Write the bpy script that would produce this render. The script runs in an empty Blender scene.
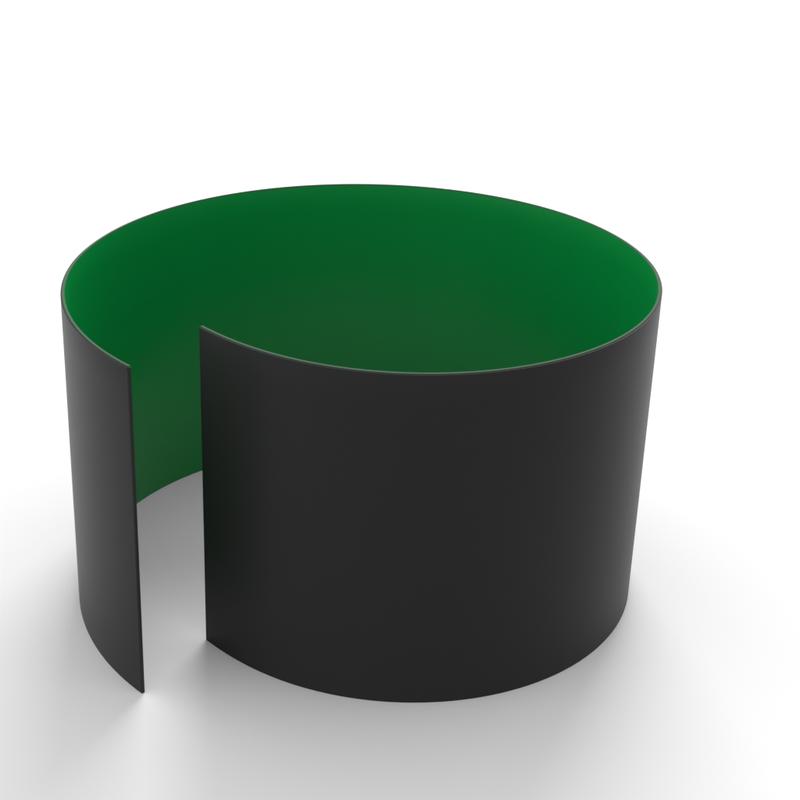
import bpy, bmesh, math
import numpy as np
from mathutils import Matrix, Vector

S = bpy.context.scene
COL = S.collection

# ------------------------------------------------------------------ camera
CAM_X, CAM_Y, CAM_Z = -0.56055, -10.6495, 6.29699
PITCH, ROLL, FPX, CX, CY = 0.452503, 0.005346, 1593.53, 291.677, 430.499
cam_d = bpy.data.cameras.new('camera')
cam = bpy.data.objects.new('camera', cam_d)
COL.objects.link(cam)
cam.matrix_world = (Matrix.Translation((CAM_X, CAM_Y, CAM_Z))
                    @ Matrix.Rotation(math.pi / 2 - PITCH, 4, 'X')
                    @ Matrix.Rotation(ROLL, 4, 'Z'))
cam_d.sensor_width = 36.0
cam_d.lens = FPX / 800 * 36.0
cam_d.shift_x = (400 - CX) / 800
cam_d.shift_y = (CY - 400) / 800
cam_d.clip_start, cam_d.clip_end = 0.1, 2000
S.camera = cam

# ------------------------------------------------------------------ light
W = bpy.data.worlds.new('World')
S.world = W
W.use_nodes = True
nt = W.node_tree
bg = nt.nodes['Background']
bg.inputs['Color'].default_value = (1, 1, 1, 1)
# white studio cove: brighter behind and overhead, dimmer on the camera's side
tc = nt.nodes.new('ShaderNodeTexCoord')
sx = nt.nodes.new('ShaderNodeSeparateXYZ')
nt.links.new(tc.outputs['Generated'], sx.inputs['Vector'])

def ramp(sock, lo, hi, v0, v1):
    r = nt.nodes.new('ShaderNodeMapRange')
    r.interpolation_type = 'SMOOTHSTEP'
    for k, v in zip(('From Min', 'From Max', 'To Min', 'To Max'), (lo, hi, v0, v1)):
        r.inputs[k].default_value = v
    nt.links.new(sock, r.inputs['Value'])
    return r.outputs['Result']

def add(p, q):
    m = nt.nodes.new('ShaderNodeMath')
    m.operation = 'ADD'
    nt.links.new(p, m.inputs[0])
    nt.links.new(q, m.inputs[1])
    return m.outputs[0]

nt.links.new(add(add(ramp(sx.outputs['Y'], -0.9, 0.6, 0.27, 0.48), ramp(sx.outputs['X'], -0.3, -1.0, 0.0, 0.38)),
                 ramp(sx.outputs['Z'], 0.1, 0.95, 0.0, 0.43)), bg.inputs['Strength'])

def softbox(name, loc, target, size, energy):
    d = bpy.data.lights.new(name, 'AREA')
    d.shape = 'RECTANGLE'
    d.size, d.size_y = size
    d.energy = energy
    o = bpy.data.objects.new(name, d)
    COL.objects.link(o)
    o.location = loc
    o.rotation_euler = (Vector(target) - Vector(loc)).to_track_quat('-Z', 'Y').to_euler()
    return o

softbox('softbox', (6.0, 29.5, 26.0), (0, 0, 0.8), (20, 12), 7400)

S.view_settings.view_transform = 'Standard'
S.view_settings.look = 'None'
S.view_settings.gamma = 1
S.cycles.diffuse_bounces = 0          # direct studio light only: no colour bleeding from the lining
S.view_settings.exposure = 0.40

# ------------------------------------------------------------------ materials
def material(name, colour, rough, spec=0.5, noise=0.0, scale=30.0, bump=0.0, stretch=(1, 1, 1), rvar=0.0):
    m = bpy.data.materials.new(name)
    m.use_nodes = True
    nt = m.node_tree
    b = nt.nodes['Principled BSDF']
    b.inputs['Base Color'].default_value = (*colour, 1)
    b.inputs['Roughness'].default_value = rough
    b.inputs['Specular IOR Level'].default_value = spec
    tc = nt.nodes.new('ShaderNodeTexCoord')
    mp = nt.nodes.new('ShaderNodeMapping')
    mp.inputs['Scale'].default_value = stretch
    nt.links.new(tc.outputs['Object'], mp.inputs['Vector'])
    n = nt.nodes.new('ShaderNodeTexNoise')
    n.inputs['Scale'].default_value = scale
    n.inputs['Detail'].default_value = 5
    nt.links.new(mp.outputs['Vector'], n.inputs['Vector'])
    if noise:
        r = nt.nodes.new('ShaderNodeMapRange')
        r.inputs['To Min'].default_value = 1 - noise
        r.inputs['To Max'].default_value = 1 + noise
        nt.links.new(n.outputs['Fac'], r.inputs['Value'])
        mx = nt.nodes.new('ShaderNodeMix')
        mx.data_type = 'RGBA'
        mx.blend_type = 'MULTIPLY'
        mx.inputs['Factor'].default_value = 1
        mx.inputs['A'].default_value = (*colour, 1)
        nt.links.new(r.outputs['Result'], mx.inputs['B'])
        nt.links.new(mx.outputs['Result'], b.inputs['Base Color'])
    if rvar:
        r2 = nt.nodes.new('ShaderNodeMapRange')
        r2.inputs['To Min'].default_value = rough - rvar
        r2.inputs['To Max'].default_value = rough + rvar
        nt.links.new(n.outputs['Fac'], r2.inputs['Value'])
        nt.links.new(r2.outputs['Result'], b.inputs['Roughness'])
    if bump:
        bp = nt.nodes.new('ShaderNodeBump')
        bp.inputs['Strength'].default_value = 1.0
        bp.inputs['Distance'].default_value = bump
        nt.links.new(n.outputs['Fac'], bp.inputs['Height'])
        nt.links.new(bp.outputs['Normal'], b.inputs['Normal'])
    return m

M_FLOOR = material('white_floor', (0.80, 0.797, 0.80), 0.55, 0.3, noise=0.01, scale=2.0)
M_BLACK = material('black_cover', (0.046, 0.046, 0.0465), 0.40, 0.09, noise=0.06, scale=1.4, bump=0.0006, stretch=(1, 1, 0.35), rvar=0.03)
M_GREEN = material('green_backdrop', (0.0006, 0.335, 0.059), 0.30, 0.5, noise=0.05, scale=1.2, bump=0.0006, stretch=(1, 1, 0.4), rvar=0.03)
M_TRIM = material('pale_green_trim', (0.088, 0.142, 0.097), 0.85, 0.05, noise=0.06, scale=6)
M_DARK = material('dark_edge', (0.008, 0.010, 0.009), 0.5, 0.4)

# ------------------------------------------------------------------ floor
def mesh_obj(name, bm, mat, parent=None):
    me = bpy.data.meshes.new(name)
    bmesh.ops.recalc_face_normals(bm, faces=bm.faces)
    bm.to_mesh(me)
    bm.free()
    me.materials.append(mat)
    o = bpy.data.objects.new(name, me)
    COL.objects.link(o)
    if parent:
        o.parent = parent
    return o

bm = bmesh.new()
n = 40
L = 300.0
vs = [[bm.verts.new((-L + 2 * L * i / n, -L + 2 * L * j / n, 0)) for j in range(n + 1)] for i in range(n + 1)]
for i in range(n):
    for j in range(n):
        bm.faces.new((vs[i][j], vs[i + 1][j], vs[i + 1][j + 1], vs[i][j + 1]))
fl = mesh_obj('floor', bm, M_FLOOR)
fl['kind'] = 'structure'

# ------------------------------------------------------------------ enclosure
H = 2.40
T_A, T_B = 3.9879850, -2.3806048
LEG = [2.00370977, -0.225286012, -0.0282287841, -0.179713141, -0.00996419762,
       0.0125232136, 0.0146357359, 0.0166136159, 0.00133167368]
NP = 360
th = np.linspace(T_A, T_B, NP)
rr = np.polynomial.legendre.legval(np.linspace(-1, 1, NP), LEG)
PLAN = np.stack([rr * np.cos(th), rr * np.sin(th)], 1)
TAN = np.gradient(PLAN, axis=0)
TAN /= np.linalg.norm(TAN, axis=1)[:, None]
INW = np.stack([TAN[:, 1], -TAN[:, 0]], 1)          # runs clockwise: the inside is on the right
ARC = np.r_[0, np.cumsum(np.linalg.norm(np.diff(PLAN, axis=0), axis=1))]

def sweep(profile, name, mat, parent, i0=0, i1=NP, trim0=0.0, trim1=0.0, sharp=35):
    """closed profile of (offset inwards, height) carried along the plan curve"""
    bm = bmesh.new()
    rings = []
    for i in range(i0, i1):
        sh = np.zeros(2)
        if i == i0:
            sh = TAN[i] * trim0
        if i == i1 - 1:
            sh = -TAN[i] * trim1
        ring = []
        for d, z in profile:
            p = PLAN[i] + INW[i] * d + sh
            ring.append(bm.verts.new((p[0], p[1], z)))
        rings.append(ring)
    k = len(profile)
    for a, b in zip(rings[:-1], rings[1:]):
        for q in range(k):
            bm.faces.new((a[q], a[(q + 1) % k], b[(q + 1) % k], b[q]))
    bm.faces.new(rings[0])
    bm.faces.new(rings[-1])
    o = mesh_obj(name, bm, mat, parent)
    for f in o.data.polygons:
        f.use_smooth = True
    o.data.set_sharp_from_angle(angle=math.radians(sharp))
    return o

def rounded(d0, d1, z0, z1, r, levels=12):
    """rectangle in (offset, height) with rounded top corners, walls divided in height"""
    pts = [(d0, z0 + (z1 - r - z0) * i / levels) for i in range(levels + 1)]
    for a in (30, 60, 90):
        pts.append((d0 + r - r * math.cos(math.radians(a)), z1 - r + r * math.sin(math.radians(a))))
    for a in (90, 60, 30):
        pts.append((d1 - r + r * math.cos(math.radians(a)), z1 - r + r * math.sin(math.radians(a))))
    pts += [(d1, z0 + (z1 - r - z0) * i / levels) for i in range(levels, -1, -1)]
    return pts

root = bpy.data.objects.new('backdrop_enclosure', None)
COL.objects.link(root)
root.empty_display_size = 0.5
root['label'] = 'round open-topped booth wall, black outside, green inside, with an entrance gap at left'
root['category'] = 'photo booth'

sweep(rounded(0.0, 0.012, 0.002, H - 0.004, 0.002), 'outer_cover', M_BLACK, root, trim0=0.004, trim1=0.004)
sweep(rounded(0.0125, 0.0275, 0.002, H - 0.004, 0.002), 'inner_backdrop', M_GREEN, root, trim0=0.004, trim1=0.004)
sweep(rounded(0.009, 0.028, H - 0.0035, H + 0.003, 0.003, 2), 'rim_trim', M_TRIM, root, trim0=0.004, trim1=0.004)

# dark vertical binding that closes each end of the wall at the entrance
def end_binding(i, sgn):
    bm = bmesh.new()
    t = TAN[i] * sgn                                   # points out of the wall into the gap
    prof = [(0.001, -0.0008), (0.001, 0.002), (0.004, 0.005), (0.024, 0.005), (0.0265, 0.002), (0.0265, -0.0008)]
    lo, hi = [], []
    for d, s in prof:
        p = PLAN[i] + INW[i] * d + t * (s - 0.003)
        lo.append(bm.verts.new((p[0], p[1], 0.001)))
        hi.append(bm.verts.new((p[0], p[1], H - 0.012)))
    k = len(prof)
    for q in range(k):
        bm.faces.new((lo[q], lo[(q + 1) % k], hi[(q + 1) % k], hi[q]))
    bm.faces.new(lo)
    bm.faces.new(hi)
    return mesh_obj('end_binding', bm, M_DARK, root)

end_binding(0, -1)
end_binding(NP - 1, 1)
